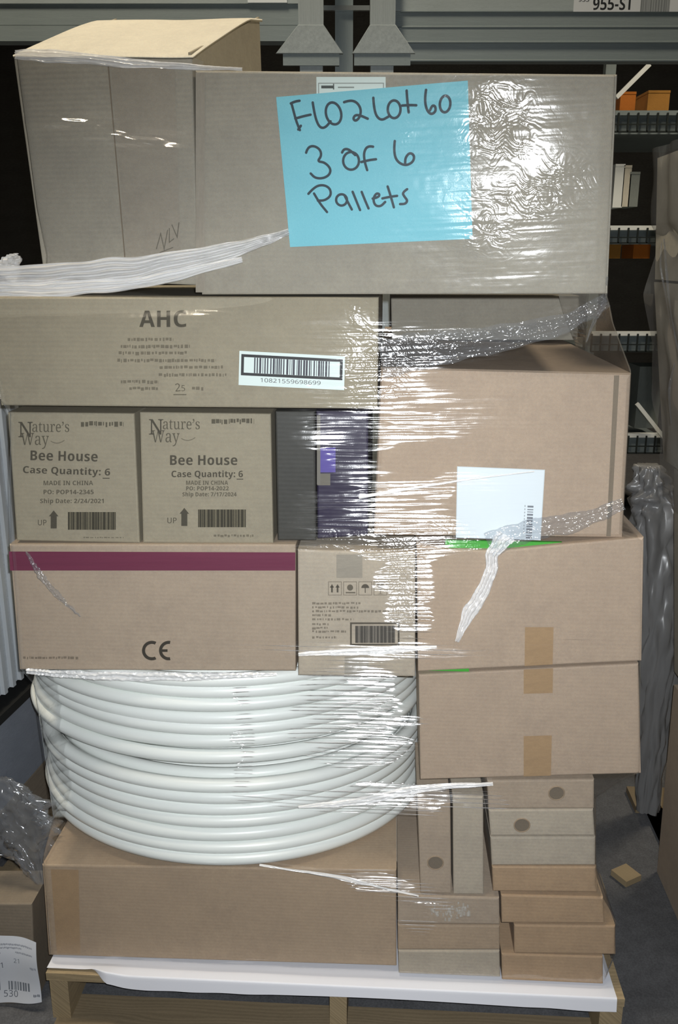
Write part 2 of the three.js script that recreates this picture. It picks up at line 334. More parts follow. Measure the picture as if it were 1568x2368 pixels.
// ---- third tier
function beeCarton(quad, tx, ty, lab, flip) {
  const g = carton('printed_carton', lab, 'small printed cartons standing side by side', quad, -0.004, 0.4, M.kraftOlive);
  const X = (x) => x + tx, Y = (y) => y + ty;
  print(g, [quad[0][0] + 12, quad[0][1] + 8, quad[1][0] - 8, quad[2][1] - 12], 3, (c) => {
    text(c, 'N', X(343), Y(1003), 48, INK, { font: 'serif' }); text(c, 'ature’s', X(376), Y(991), 32, INK2, { font: 'serif', width: 88 });
    text(c, 'Way', X(350), Y(1021), 38, INK2, { font: 'serif', width: 66 });
    c.strokeStyle = INK3; c.lineWidth = 2; c.beginPath(); c.moveTo(X(420), Y(1012)); c.quadraticCurveTo(X(436), Y(1022), X(452), Y(1010)); c.stroke();
    smear(c, X(490), Y(980), 98, 13, INK2);
    if (!flip) {
      text(c, 'Bee House', 391, 1072, 31, INK, { bold: true, width: 160 }); text(c, 'Case Quantity: 6', 396, 1100, 20, INK, { bold: true, width: 167 });
      c.fillStyle = INK; c.fillRect(548, 1104, 15, 2);
      text(c, 'MADE IN CHINA', 430, 1118, 13, INK2, { bold: true, width: 98 }); text(c, 'PO: POP14-2022', 430, 1131, 13, INK2, { bold: true, width: 100 }); text(c, 'Ship Date: 7/17/2024', 422, 1145, 13, INK2, { bold: true, width: 126 });
      text(c, 'UP', 386, 1208, 18, INK, { width: 24 });
    } else {
      text(c, 'Bee House', 68, 1061, 31, INK, { bold: true, width: 160, rot: 0.02 }); text(c, 'Case Quantity: 6', 52, 1091, 22, INK, { bold: true, width: 204, rot: 0.03 });
      c.fillStyle = INK; c.fillRect(238, 1102, 16, 2);
      text(c, 'MADE IN CHINA', 100, 1119, 14, INK2, { bold: true, width: 116 }); text(c, 'PO: POP14-2345', 100, 1140, 14, INK2, { bold: true, width: 118 }); text(c, 'Ship Date: 2/24/2021', 93, 1161, 14, INK2, { bold: true, width: 150 });
      text(c, 'UP', 87, 1213, 18, INK, { width: 22 });
    }
    const ax = flip ? 125 : 427, ay = flip ? 1178 : 1172;
    c.fillStyle = INK; c.beginPath(); c.moveTo(ax, ay); c.lineTo(ax + 11, ay + 14); c.lineTo(ax + 7, ay + 14); c.lineTo(ax + 7, ay + 43); c.lineTo(ax - 7, ay + 43); c.lineTo(ax - 7, ay + 14); c.lineTo(ax - 11, ay + 14); c.closePath(); c.fill();
    const bx = flip ? 158 : 459, by = flip ? 1182 : 1176;
    c.fillStyle = 'rgba(90,84,64,0.45)'; c.fillRect(bx, by, 110, 42); bars(c, bx, by, 110, 42, 'rgba(58,54,46,0.75)', flip ? 21 : 23, 1.8);
    smear(c, bx + 36, by + 66, 92, 7, INK3);
  });
  return g;
}
beeCarton([[17, 953], [310, 956], [323, 1256], [38, 1251]], -302, 6, 'small carton with a faded arrow and barcode print beside the ribbed grey wall block', true);
beeCarton([[322, 953], [626, 957], [632, 1257], [330, 1256]], 0, 0, 'small carton with a crisp arrow and barcode print beside the charcoal carton', false);
carton('dark_carton', 'charcoal grey carton wedged beside the small printed carton', LOAD, [[636, 951], [728, 951], [731, 1250], [642, 1250]], -0.012, 0.35, M.charcoal);
const inkyCarton = carton('dark_carton', 'violet black carton with a bright violet patch behind the film', LOAD, [[731, 951], [852, 951], [851, 1238], [734, 1246]], -0.022, 0.35, M.inky);
{
  tape(inkyCarton, R4(738, 1035, 776, 1092), new THREE.MeshStandardMaterial({ color: hex('#5b4f9c'), roughness: 0.5 }), 0.0008, 'violet_patch');
  tape(inkyCarton, R4(734, 1095, 764, 1122), new THREE.MeshStandardMaterial({ color: hex('#6f6b60'), roughness: 0.6 }), 0.0008, 'grey_patch');
  tape(inkyCarton, R4(733, 960, 741, 1120), new THREE.MeshStandardMaterial({ color: hex('#77736a'), roughness: 0.6 }), 0.0010, 'edge_strip');
}
// ---- fourth tier
const markCarton = carton('carton', 'wide carton with a purple tape band and a conformity mark', LOAD, [[21, 1259], [684, 1259], [684, 1552], [45, 1549]], 0.004, 0.5, M.kraft);
{
  const g = markCarton;
  tag(tape(g, [[21, 1275], [683, 1277], [683, 1319], [24, 1319]], M.tapePurple, 0.0008, 'purple_tape'), 'dark purple tape band');
  print(g, [48, 1470, 420, 1540], 2.5, (c) => {
    c.strokeStyle = 'rgba(56,52,45,0.9)'; c.lineWidth = 7;
    c.beginPath(); c.arc(352, 1504, 19, 0.35 * Math.PI, 1.65 * Math.PI); c.stroke();
    c.beginPath(); c.arc(391, 1504, 19, 0.45 * Math.PI, 1.55 * Math.PI); c.stroke();
    c.lineWidth = 6; c.beginPath(); c.moveTo(372, 1504); c.lineTo(388, 1504); c.stroke();
    smear(c, 54, 1524, 130, 7, INK3);
  });
}
const cubeCarton = carton('carton', 'pale carton with handling symbols and a framed barcode', LOAD, [[688, 1272], [961, 1278], [960, 1565], [690, 1562]], 0.01, 0.4, M.kraftPale);
{
  const g = cubeCarton;
  tape(g, R4(778, 1282, 838, 1336), M.tapePale); tape(g, R4(797, 1518, 852, 1563), M.tapePale);
  print(g, [715, 1335, 935, 1505], 3, (c) => {
    c.strokeStyle = INK3; c.lineWidth = 1.6; for (let k = 0; k < 4; k++) c.strokeRect(760 + k * 35, 1345, 30, 30);
    c.fillStyle = INK; for (const x of [768, 781]) { c.fillRect(x - 2, 1355, 4, 14); c.beginPath(); c.moveTo(x - 5, 1358); c.lineTo(x, 1350); c.lineTo(x + 5, 1358); c.fill(); }
    c.fillStyle = INK2; c.beginPath(); c.arc(810, 1358, 7, 0, 7); c.fill(); c.fillRect(800, 1368, 22, 3);
    c.fillStyle = INK; c.beginPath(); c.arc(845, 1359, 9, Math.PI, 0); c.fill(); c.fillRect(844, 1358, 2, 12);
    c.fillStyle = INK3; c.beginPath(); c.moveTo(872, 1348); c.lineTo(888, 1348); c.quadraticCurveTo(886, 1362, 881, 1362); c.lineTo(881, 1371); c.lineTo(887, 1373); c.lineTo(873, 1373); c.lineTo(879, 1371); c.lineTo(879, 1362); c.quadraticCurveTo(874, 1362, 872, 1348); c.fill();
    for (const [y, w] of [[1397, 112], [1406, 108], [1415, 178], [1424, 44], [1434, 96], [1445, 38], [1454, 36], [1462, 82], [1476, 56]]) smear(c, 722, y, w, 6, INK3);
    c.strokeStyle = INK; c.lineWidth = 4; c.strokeRect(812, 1440, 110, 50); c.fillStyle = 'rgba(96,96,94,0.45)'; c.fillRect(822, 1446, 92, 40); bars(c, 822, 1446, 92, 40, 'rgba(70,68,64,0.6)', 31, 2);
  });
}
const upperRight = carton('carton', 'open carton with a green insert and a centre tape strip', LOAD, [[963, 1260], [1040, 1272], [1160, 1273], [1330, 1257], [1490, 1243], [1484, 1529], [966, 1553]], 0.006, 0.5, M.kraftPink);
{
  const g = upperRight;
  tape(g, [[1214, 1450], [1280, 1450], [1278, 1536], [1213, 1540]], M.tape);
  const f = frames.get(g), a = onFace(1030, 1250, f.off - 0.01), b = onFace(1345, 1246, f.off - 0.01), c = onFace(1190, 1300, f.off - 0.01);
  tag(part('green_insert', new THREE.BoxGeometry(b[0] - a[0], a[1] - c[1], 0.006).translate((a[0] + b[0]) / 2 - f.s0, (a[1] + c[1]) / 2 - f.y0, -0.014), M.green, g), 'bright green liner edge');
}
const lowerRight = carton('carton', 'plain carton with a tape strip under the open green lined carton', LOAD, [[968, 1560], [1478, 1535], [1483, 1789], [972, 1803]], 0.002, 0.22, M.kraftPink);
{
  tape(lowerRight, [[1211, 1548], [1279, 1545], [1278, 1602], [1211, 1604]], M.tape); tape(lowerRight, [[1211, 1702], [1276, 1700], [1274, 1793], [1211, 1795]], M.tape);
  const f = frames.get(lowerRight), a = onFace(972, 1549, f.off), b = onFace(1085, 1543, f.off);
  tag(part('green_edge', new THREE.BoxGeometry(b[0] - a[0], 0.006, 0.03).translate((a[0] + b[0]) / 2 - f.s0, (a[1] + b[1]) / 2 - f.y0 - 0.002, -0.016), M.green, lowerRight), 'green strip under the lid edge');
}


// ---- bottom tier
{ // torn paper flap hanging from the far underside
  const f = frames.get(lowerRight), a = onPl(PL0, 1440, 1800, -0.2), sh = new THREE.Shape([new THREE.Vector2(-0.018, 0.02), new THREE.Vector2(0.02, 0.02), new THREE.Vector2(0.018, -0.07)]);
  tag(part('paper_flap', new THREE.ExtrudeGeometry(sh, { depth: 0.002, bevelEnabled: false }).translate(a[0] - f.s0, -0.012, -0.2), M.paperWhite, lowerRight), 'pale torn paper flap');
}
const baseCarton = carton('carton', 'low wide brown carton under the pipe coils', LOAD, [[97, 2000], [917, 2012], [917, 2234], [112, 2209]], -0.006, 0.72, M.kraftBrown);
tape(baseCarton, [[118, 2010], [182, 2011], [186, 2206], [132, 2204]], M.tape);
const SM = 'small flat cartons stacked on the slip sheet';
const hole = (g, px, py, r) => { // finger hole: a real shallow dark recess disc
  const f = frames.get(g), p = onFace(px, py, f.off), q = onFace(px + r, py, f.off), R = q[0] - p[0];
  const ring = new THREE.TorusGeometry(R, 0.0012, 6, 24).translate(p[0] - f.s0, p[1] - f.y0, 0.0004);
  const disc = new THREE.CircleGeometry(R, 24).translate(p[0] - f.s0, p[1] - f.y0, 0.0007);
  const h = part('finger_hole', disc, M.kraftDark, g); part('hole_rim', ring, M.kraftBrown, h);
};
let c1 = carton('small_carton', 'small carton on end with a finger hole beside the pipe coil', SM, [[966, 1850], [1042, 1857], [1044, 2067], [972, 2066]], 0, 0.2, M.kraft); hole(c1, 1007, 1995, 18);
c1 = carton('small_carton', 'small plain carton on end between the holed carton and the stack', SM, [[1047, 1840], [1118, 1842], [1119, 2069], [1048, 2068]], 0, 0.3, M.kraftPale);
c1 = carton('small_carton', 'topmost flat carton of the small stack with a finger hole', SM, [[1127, 1805], [1375, 1803], [1374, 1870], [1129, 1870]], 0, 0.3, M.kraft); hole(c1, 1287, 1834, 18);
c1 = carton('small_carton', 'flat carton with a finger hole, second of the small stack', SM, [[1130, 1873], [1373, 1872], [1376, 1933], [1134, 1933]], 0.002, 0.3, M.kraftPale); hole(c1, 1207, 1908, 18);
carton('small_carton', 'pale plain flat carton, third of the small stack', SM, [[1134, 1936], [1378, 1936], [1377, 2001], [1137, 2001]], -0.001, 0.3, M.kraftPale);
carton('small_carton', 'brown flat carton, fourth of the small stack', SM, [[1138, 2004], [1380, 2005], [1382, 2064], [1140, 2061]], 0, 0.3, M.kraftOrange);
c1 = carton('small_carton', 'flat carton with a scuffed pale mark beside the low wide carton', SM, [[920, 2071], [1155, 2077], [1156, 2138], [920, 2136]], 0.004, 0.34, M.kraft);
print(c1, [985, 2078, 1095, 2130], 3, (c) => { c.fillStyle = 'rgba(205,200,190,0.6)'; const r = mul(3); for (let k = 0; k < 46; k++) c.fillRect(995 + r() * 88, 2084 + r() * 38, 2 + r() * 5, 3 + r() * 9); });
carton('small_carton', 'flat brown carton in the middle of the three beside the low wide carton', SM, [[920, 2139], [1156, 2142], [1156, 2196], [920, 2196]], 0.002, 0.34, M.kraftBrown);
carton('small_carton', 'flat carton at the foot of the three beside the low wide carton', SM, [[921, 2199], [1156, 2200], [1157, 2260], [922, 2251]], 0.005, 0.34, M.kraftPale);
carton('small_carton', 'flat brown carton under the small stack, on top of the offset one', SM, [[1159, 2070], [1396, 2076], [1398, 2136], [1160, 2134]], 0.004, 0.34, M.kraftOrange);
carton('small_carton', 'flat brown carton shifted sideways at the pallet edge', SM, [[1189, 2139], [1424, 2142], [1424, 2208], [1189, 2204]], 0.004, 0.34, M.kraftOrange);
carton('small_carton', 'flat orange brown carton standing on the white slip sheet corner', SM, [[1160, 2206], [1395, 2213], [1395, 2276], [1161, 2266]], 0.006, 0.34, M.kraftOrange);

// ---------------------------------------------------------------- pipe coils
function coil(y0, layers, lab, cs, co, RX, RZ, sd) {
  const r = mul(sd), tr = 0.0134, gap = sd === 43, c = fromFace(cs, y0, co);
  const g = thing('pipe_coil', lab, 'pipe coil', c.toArray(), -YAW, 'white pipe coils stacked on the low carton');
  for (let k = 0; k < layers; k++) {
    const rows = k >= layers - 2 ? 3 : 2;
    for (let q = 0; q < rows; q++) {
      const dr = (r() - 0.5) * 0.008 - q * 0.0275, tx = (r() - 0.5) * 0.008, tz = (r() - 0.5) * 0.008, ph = r() * 6.3, dx = (r() - 0.5) * 0.006;
      const pts = []; const N = 96, open = gap && k >= 3, a0 = open ? 0.35 + (k - 3) * 0.22 + q * 0.05 : 0, a1 = open ? 2 * Math.PI - 0.5 - (k - 3) * 0.06 : 2 * Math.PI;
      for (let i = 0; i < N + (open ? 1 : 0); i++) {
        const a = a0 + i / N * (a1 - a0), wob = Math.sin(a * 3 + ph) * 0.0015 + Math.sin(a * 5 + ph * 2) * 0.001;
        pts.push(V(dx + (RX + dr + wob) * Math.cos(a), tr + k * 0.0255 + tx * Math.cos(a) + tz * Math.sin(a) + wob * 0.5, (RZ + dr + wob) * Math.sin(a)));
      }
      part('winding', new THREE.TubeGeometry(new THREE.CatmullRomCurve3(pts, !open), 160, tr, 9, !open), M.pipe, g);
    }
  }
  return g;
}
const coilBase = Math.max(onFace(97, 2000, -0.006)[1], onFace(917, 2012, -0.006)[1]) + 0.001;
const coilS = -0.245, RX = 0.39, RZ = 0.32;
coil(coilBase, 7, 'white plastic pipe coil resting on the low wide carton', coilS, -RZ - 0.005, RX, RZ, 41);
coil(coilBase + 7 * 0.0255 + 0.031, 7, 'white plastic pipe coil stacked under the carton with purple tape', coilS - 0.008, -RZ - 0.012, RX + 0.006, RZ, 43);
{ // board pads between the coils
  const g = thing('board_pad', 'thin grey board pad between the two pipe coils', 'board', fromFace(coilS, coilBase + 7 * 0.0255 + 0.012, -RZ - 0.01).toArray(), -YAW);
  const sh = new THREE.Shape(); sh.absellipse(0, 0, RX - 0.055, RZ - 0.055, 0, Math.PI * 2, false); const hp = new THREE.Path(); hp.absellipse(0, 0, RX - 0.08, RZ - 0.08, 0, Math.PI * 2, true); sh.holes.push(hp);
  part('pad', new THREE.ExtrudeGeometry(sh, { depth: 0.012, bevelEnabled: false, curveSegments: 32 }).rotateX(-Math.PI / 2), M.kraftDark, g);
}

// ---------------------------------------------------------------- the blue note
{
  const zq = [[640, 225], [1082, 187], [1093, 552], [672, 571]], g = topCarton, f = frames.get(g);
  const K = 1568 / 500, cv = (x, y) => [620 + x / K, 160 + y / K];
  // photo pixel -> note uv, by the sheet's own edges
  const toUV = (x, y) => {
    let u = 0.5, v = 0.5; for (let k = 0; k < 20; k++) {
      const m = (i) => (zq[0][i] * (1 - u) + zq[1][i] * u) * (1 - v) + (zq[3][i] * (1 - u) + zq[2][i] * u) * v;
      const ex = x - m(0), ey = y - m(1);
      const ux = (zq[1][0] - zq[0][0]) * (1 - v) + (zq[2][0] - zq[3][0]) * v, uy = (zq[1][1] - zq[0][1]) * (1 - v) + (zq[2][1] - zq[3][1]) * v;
      const vx = (zq[3][0] - zq[0][0]) * (1 - u) + (zq[2][0] - zq[1][0]) * u, vy = (zq[3][1] - zq[0][1]) * (1 - u) + (zq[2][1] - zq[1][1]) * u;
      const D = ux * vy - uy * vx; u += (ex * vy - ey * vx) / D; v += (ux * ey - uy * ex) / D;
    } return [u, v];
  };
  const el = (cx, cy, rx, ry, a0 = 0, a1 = 6.5, rot = 0) => Array.from({ length: 26 }, (_, i) => { const a = a0 + (a1 - a0) * i / 25, x = rx * Math.cos(a), y = ry * Math.sin(a); return [cx + x * Math.cos(rot) - y * Math.sin(rot), cy + x * Math.sin(rot) + y * Math.cos(rot)]; });
  const strokes = [
    [[172, 247], [200, 234], [237, 228]], [[178, 250], [195, 310], [212, 370], [238, 432]], [[205, 352], [260, 336], [318, 324]], [[226, 428], [246, 402]],
    [[335, 240], [345, 310], [368, 385], [395, 418], [430, 412], [466, 370]], el(488, 315, 56, 78, -2, 4.6, -0.25),
    [[566, 236], [610, 221], [660, 236], [690, 285], [680, 340], [650, 368], [630, 352], [645, 325], [680, 326], [737, 350]],
    [[778, 205], [782, 270], [800, 335], [838, 362], [886, 336]], el(928, 284, 46, 62, -1.8, 4.7), [[1018, 155], [1022, 220], [1032, 305]], [[985, 258], [1030, 254], [1086, 256]],
    [[1156, 150], [1146, 210], [1158, 285], [1190, 322], [1224, 300], [1222, 262], [1200, 256], [1184, 290]], el(1290, 247, 37, 58, -1.6, 4.9, 0.1),
    [[284, 592], [296, 555], [340, 541], [388, 568], [398, 615], [366, 655], [420, 660], [466, 705], [458, 750], [410, 778], [350, 775], [318, 742]],
    el(615, 650, 58, 64, -1.4, 4.9), [[550, 590], [560, 565], [600, 566], [645, 608]], [[775, 548], [738, 540], [708, 585], [712, 650], [732, 716]], [[690, 658], [745, 644], [796, 638]],
    [[932, 508], [924, 570], [942, 650], [1005, 686], [1062, 660], [1074, 612], [1040, 588], [1008, 625], [1006, 672]],
    [[300, 890], [345, 838], [410, 822], [462, 850], [468, 905], [420, 940], [370, 940]], [[342, 888], [380, 955], [438, 1025]],
    el(545, 935, 40, 42, -0.9, 5.2), [[566, 900], [590, 950], [620, 1006]], [[626, 875], [650, 935], [680, 1010]], [[692, 876], [715, 935], [742, 998]],
    [[772, 925], [815, 916], [822, 890], [796, 886], [774, 930], [790, 978], [830, 984], [862, 950]], [[880, 836], [900, 900], [925, 990]], [[842, 924], [895, 912], [948, 905]],
    [[1020, 856], [985, 880], [1000, 910], [1024, 940], [1008, 965], [970, 966]],
  ];
  const w = 1280, h = 1030;
  const t = canvasTex(w, h, (c) => {
    c.fillStyle = '#7fc8d6'; c.fillRect(0, 0, w, h); const r = mul(77);
    for (let k = 0; k < 26000; k++) { c.fillStyle = r() < 0.5 ? 'rgba(170,225,232,0.25)' : 'rgba(90,165,182,0.22)'; c.fillRect(r() * w, r() * h, 1 + r() * 4, 1 + r() * 3); }
    c.strokeStyle = '#33414a'; c.lineWidth = 17; c.lineCap = 'round'; c.lineJoin = 'round';
    for (const s of strokes) {
      const q = s.map(([x, y]) => { const [u, v] = toUV(...cv(x, y)); return [u * w, v * h]; });
      c.beginPath(); c.moveTo(...q[0]);
      for (let i = 1; i < q.length - 1; i++) c.quadraticCurveTo(q[i][0], q[i][1], (q[i][0] + q[i + 1][0]) / 2, (q[i][1] + q[i + 1][1]) / 2);
      c.lineTo(...q[q.length - 1]); c.stroke();
    }
  });
  const b = thing('paper_note', 'light blue handwritten note held under the film on the top carton', 'note', g.position.toArray()); b.quaternion.copy(g.quaternion);
  frames.set(b, f);
  part('sheet', sheetGeo(b, zq, 0.0035, 40, (u, v) => nz(u * 3, v * 2.5, 5) * 0.0016 + nz(u * 8, v * 7, 2) * 0.0006), new THREE.MeshStandardMaterial({ map: t, roughness: 0.65, side: THREE.DoubleSide }), b);
}

// ---------------------------------------------------------------- pallet and slip sheet
const deckY = Math.min(onFace(918, 2236, 0)[1], onFace(1160, 2268, 0.006)[1], onFace(115, 2211, 0)[1]) - 0.004;
const palletL = onFace(105, 2245, 0.03)[0], palletR = onFace(1450, 2270, 0.03)[0], palletW = palletR - palletL, palletD = 1.02, palletC = (palletL + palletR) / 2;
{
  const g = thing('pallet', 'wooden pallet carrying the wrapped load', 'pallet', fromFace(palletC, 0, 0.03).toArray(), -YAW);
  const top = deckY - 0.003, dt = 0.017, sh = top - 2 * dt;
  const uvm = (geo, along) => { const p = geo.attributes.position, uv = geo.attributes.uv; for (let i = 0; i < p.count; i++) uv.setXY(i, along === 'x' ? p.getX(i) : p.getZ(i), (along === 'x' ? p.getZ(i) : p.getX(i)) + p.getY(i)); return geo; };
  const bw = 0.1, nB = 7;
  for (let k = 0; k < nB; k++) part('deck_board', uvm(boxAt(palletW + (k ? -0.004 : 0), dt, bw, 0, top - dt / 2, -bw / 2 - k * (palletD - bw) / (nB - 1)), 'x'), k % 2 ? M.woodGrey : M.wood, g);
  const sx = [onFace(132, 2320, 0.03)[0] - palletC, onFace(781, 2320, 0.03)[0] - palletC, onFace(1421, 2330, 0.03)[0] - palletC], sw = [0.036, 0.033, 0.042];
  sx.forEach((x, i) => part('stringer', uvm(boxAt(sw[i], sh, palletD - 0.02, x, dt + sh / 2, -palletD / 2 - 0.006), 'z'), M.wood, g));
  for (const z of [-0.03, -0.36, -0.66, -0.96]) part('bottom_board', uvm(boxAt(palletW - 0.01, dt, 0.094, 0, dt / 2, z), 'x'), M.woodGrey, g);
}
{ // paper slip sheet, curling over the front edge
  const g = thing('slip_sheet', 'white paper slip sheet between the pallet and the cartons', 'slip sheet', fromFace(palletC, deckY, 0).toArray(), -YAW);
  const nx = 160, nzz = 40, pos = [], uv = [], idx = [];
  for (let j = 0; j <= nzz; j++) for (let i = 0; i <= nx; i++) {
    const u = i / nx, v = j / nzz, x = -palletW / 2 + 0.0 + u * (palletW - 0.016);
    const over = v < 0.5 ? 1 - v / 0.5 : 0; // front half of the rows: from the cartons out over the deck edge and down
    const left = smooth(0.115, 0.08, u), curl = Math.exp(-(((u - 0.11) / 0.025) ** 2));
    const flat = Math.min(1, over / 0.72), hang = Math.max(0, (over - 0.72) / 0.28);
    const z = v < 0.5 ? 0.004 + flat * (0.031 - left * 0.012) + hang * (0.004 - left * 0.006) : 0.004 - (v - 0.5) / 0.5 * 0.9;
    const drop = hang * (0.024 + 0.003 * Math.sin(u * 8) + 0.004 * nz(u * 12, 3)) * (1 - left * 0.9) - curl * over * 0.009;
    pos.push(x, 0.0015 - drop + (v < 0.5 ? 0.0015 * flat : 0), z); uv.push(u, v);
  }
  for (let j = 0; j < nzz; j++) for (let i = 0; i < nx; i++) { const a = j * (nx + 1) + i, b = a + nx + 1; idx.push(a, a + 1, b, b, a + 1, b + 1); }
  const geo = new THREE.BufferGeometry(); geo.setAttribute('position', new THREE.Float32BufferAttribute(pos, 3)); geo.setAttribute('uv', new THREE.Float32BufferAttribute(uv, 2)); geo.setIndex(idx); geo.computeVertexNormals();
  part('sheet', geo, M.slip, g);
}

// ---------------------------------------------------------------- neighbouring loads
{
  const g = thing('storage_block', 'ribbed grey plastic block on the neighbouring pallet beside the printed cartons', 'plastic block', [-1.165, 0.56, -0.42], -0.157);
  part('body', boxAt(0.9, 0.62, 0.9, 0, 0.31, 0), M.greyPlastic, g);
  for (let k = 0; k < 26; k++) part('rib', boxAt(0.012, 0.62, 0.012, 0.453, 0.31, -0.44 + k * 0.035), M.greyPlastic, g);
  const h = thing('storage_block', 'smooth blue grey plastic block under the ribbed grey block', 'plastic block', [-1.165, 0.31, -0.42], -0.157);
  part('body', boxAt(0.9, 0.2, 0.9, 0, 0.1, 0), M.greyPlasticBlue, h); part('rim', boxAt(0.93, 0.02, 0.93, 0, 0.21, 0), M.blackBin, h);
  const w = thing('carton', 'brown carton under the blue grey block on the neighbouring pallet', 'carton', [-1.2, 0.2, -0.42], -0.157, 'neighbouring cartons');
  part('body', boxAt(0.96, 0.1, 0.96, 0, 0.05, 0), M.kraftDark, w);
  const p = thing('pallet', 'weathered pallet under the blue grey block', 'pallet', [-1.2, 0, -0.42], -0.157);
  for (let k = 0; k < 6; k++) part('deck_board', boxAt(1.0, 0.018, 0.11, 0, 0.12, -0.43 + k * 0.17), M.woodGrey, p);
  for (const x of [-0.45, 0, 0.45]) part('stringer', boxAt(0.04, 0.09, 0.98, x, 0.065, 0), M.woodGrey, p);
  for (const z of [-0.43, 0, 0.43]) part('bottom_board', boxAt(1.0, 0.018, 0.1, 0, 0.01, z), M.woodGrey, p);
}
const docCarton = carton('carton', 'grey brown carton behind the curled document at the pallet corner', 'neighbouring cartons', [[-66, 2090], [74, 2090], [82, 2322], [-56, 2322]], -0.03, 0.1, M.kraftDark);
{
  const f = frames.get(docCarton), g = thing('document', 'curled white printed document on the carton at the pallet corner', 'document', docCarton.position.toArray(), -YAW);
  frames.set(g, f);
  label(g, [[-58, 2146], [92, 2163], [104, 2302], [-54, 2317]], 640, 640, (c, w, h) => {
    c.fillStyle = '#d9dce2'; c.fillRect(0, 0, w, h);
    const X = (px) => (px + 58) / 158 * w, Y = (py) => (py - 2150) / 165 * h;
    for (const [x, y, ww] of [[10, 2172, 78], [-50, 2180, 110], [44, 2190, 44], [-50, 2192, 60]]) smear2(c, X(x), Y(y), ww / 158 * w, 20, '#9498a2');
    text(c, '21', X(38), Y(2214), 60, '#7c828c', { font: 'monospace' }); text(c, '01', X(-6), Y(2228), 76, '#6d727c', { font: 'monospace' }); smear2(c, X(80), Y(2224), 60, 30, '#9a9ea8');
    bars(c, X(21), Y(2264), 54 / 158 * w, 84, '#7c828a', 61, 6); bars(c, X(-50), Y(2264), 56 / 158 * w, 84, '#7c828a', 62, 6);
    text(c, '530', X(8), Y(2302), 80, '#666b74', { font: 'monospace', width: 150 }); smear2(c, X(82), Y(2300), 60, 30, '#7d828c');
  }, 0.006, 'printed_sheet', (u, v) => 0.006 * (1 + Math.sin(u * 7 + v * 2)) * u + 0.003 * (1 + Math.sin(v * 6)), 0.7);
}
function smear2(c, x, y, w, h, color) { smear(c, x, y, w, h, color); }
// right-hand load
{
  const NB = 'neighbouring cartons';
  carton('carton', 'grey carton on top of the neighbouring load by the far shelving', NB, [[1636, 322], [2080, 322], [2060, 655], [1624, 655]], -0.28, 0.3, M.kraftGrey);
  carton('carton', 'dull carton in the middle of the neighbouring load by the far shelving', NB, [[1622, 662], [2060, 662], [2040, 1140], [1640, 1140]], -0.28, 0.3, M.kraftGrey);
  carton('carton', 'dull brown carton low in the neighbouring load', NB, [[1668, 1146], [2040, 1146], [2020, 1700], [1660, 1700]], -0.3, 0.3, M.kraftGrey);
  carton('carton', 'brown carton at the foot of the neighbouring load', NB, [[1640, 1706], [1990, 1706], [1960, 2180], [1590, 2180]], -0.28, 0.24, M.kraft);
  const a = onFace(1590, 2184, -0.28), g0 = fromFace(a[0] + 0.26, a[1] - 0.012, -0.5);
  const sl = thing('slip_sheet', 'white slip sheet under the neighbouring brown carton', 'slip sheet', g0.toArray(), -YAW);
  part('sheet', boxAt(0.58, 0.006, 0.5, 0, 0.003, 0), M.slip, sl); part('drooping_edge', boxAt(0.56, 0.06, 0.003, 0.01, -0.028, 0.252), M.slip, sl);
  const pl = thing('pallet', 'dark pallet under the neighbouring brown carton', 'pallet', fromFace(a[0] + 0.3, 0, -0.56).toArray(), -YAW), ph = a[1] - 0.016;
  for (let k = 0; k < 5; k++) part('deck_board', boxAt(0.58, 0.018, 0.1, 0, ph - 0.009, -0.26 + k * 0.13), M.woodGrey, pl);
  for (const x of [-0.24, 0.24]) part('stringer', boxAt(0.04, ph - 0.036, 0.6, x, ph / 2, 0), M.woodGrey, pl);
  for (const z of [-0.25, 0.25]) part('bottom_board', boxAt(0.58, 0.018, 0.1, 0, 0.009, z), M.woodGrey, pl);
}
// slumped plastic bundle between the loads
function lump(name, lab, cat, path, radii, mat, squash, amp, freq, along = 1, group) {
  const n = 40, m = 48, pos = [], idx = [], crv = new THREE.CatmullRomCurve3(path);
  const base = path.reduce((a, p) => (p.y < a.y ? p : a), path[0]).clone();
  for (let j = 0; j <= n; j++) {
    const t = j / n, c = crv.getPoint(t), k = t * (radii.length - 1), i0 = Math.min(radii.length - 2, Math.floor(k)), r = radii[i0] + (radii[i0 + 1] - radii[i0]) * (k - i0);
    for (let i = 0; i <= m; i++) {
      const a = i / m * Math.PI * 2, x = Math.cos(a), z = Math.sin(a);
      const q = r * (1 + amp * (Math.abs(nz(x * freq, t * freq * along, z * freq)) - 0.2) + amp * 0.4 * nz(x * freq * 3, t * freq * 2.5 * along, z * freq * 3));
      pos.push(c.x + x * q - base.x, c.y - base.y, c.z + z * q * squash - base.z);
    }
  }
  for (let j = 0; j < n; j++) for (let i = 0; i < m; i++) { const a = j * (m + 1) + i, b = a + m + 1; idx.push(a, b, a + 1, a + 1, b, b + 1); }
  const top = pos.length / 3; pos.push(path[path.length - 1].x - base.x, path[path.length - 1].y - base.y, path[path.length - 1].z - base.z);
  for (let i = 0; i < m; i++) idx.push(n * (m + 1) + i, top, n * (m + 1) + i + 1);
  const geo = new THREE.BufferGeometry(); geo.setAttribute('position', new THREE.Float32BufferAttribute(pos, 3)); geo.setIndex(idx); geo.computeVertexNormals();
  const g = thing(name, lab, cat, base.toArray(), 0, group); part('sheeting', geo, mat, g); return g;
}
M.bag = new THREE.MeshPhysicalMaterial({ color: hex('#8c8c8c'), roughness: 0.3, transmission: 0.35, thickness: 0, side: THREE.DoubleSide });
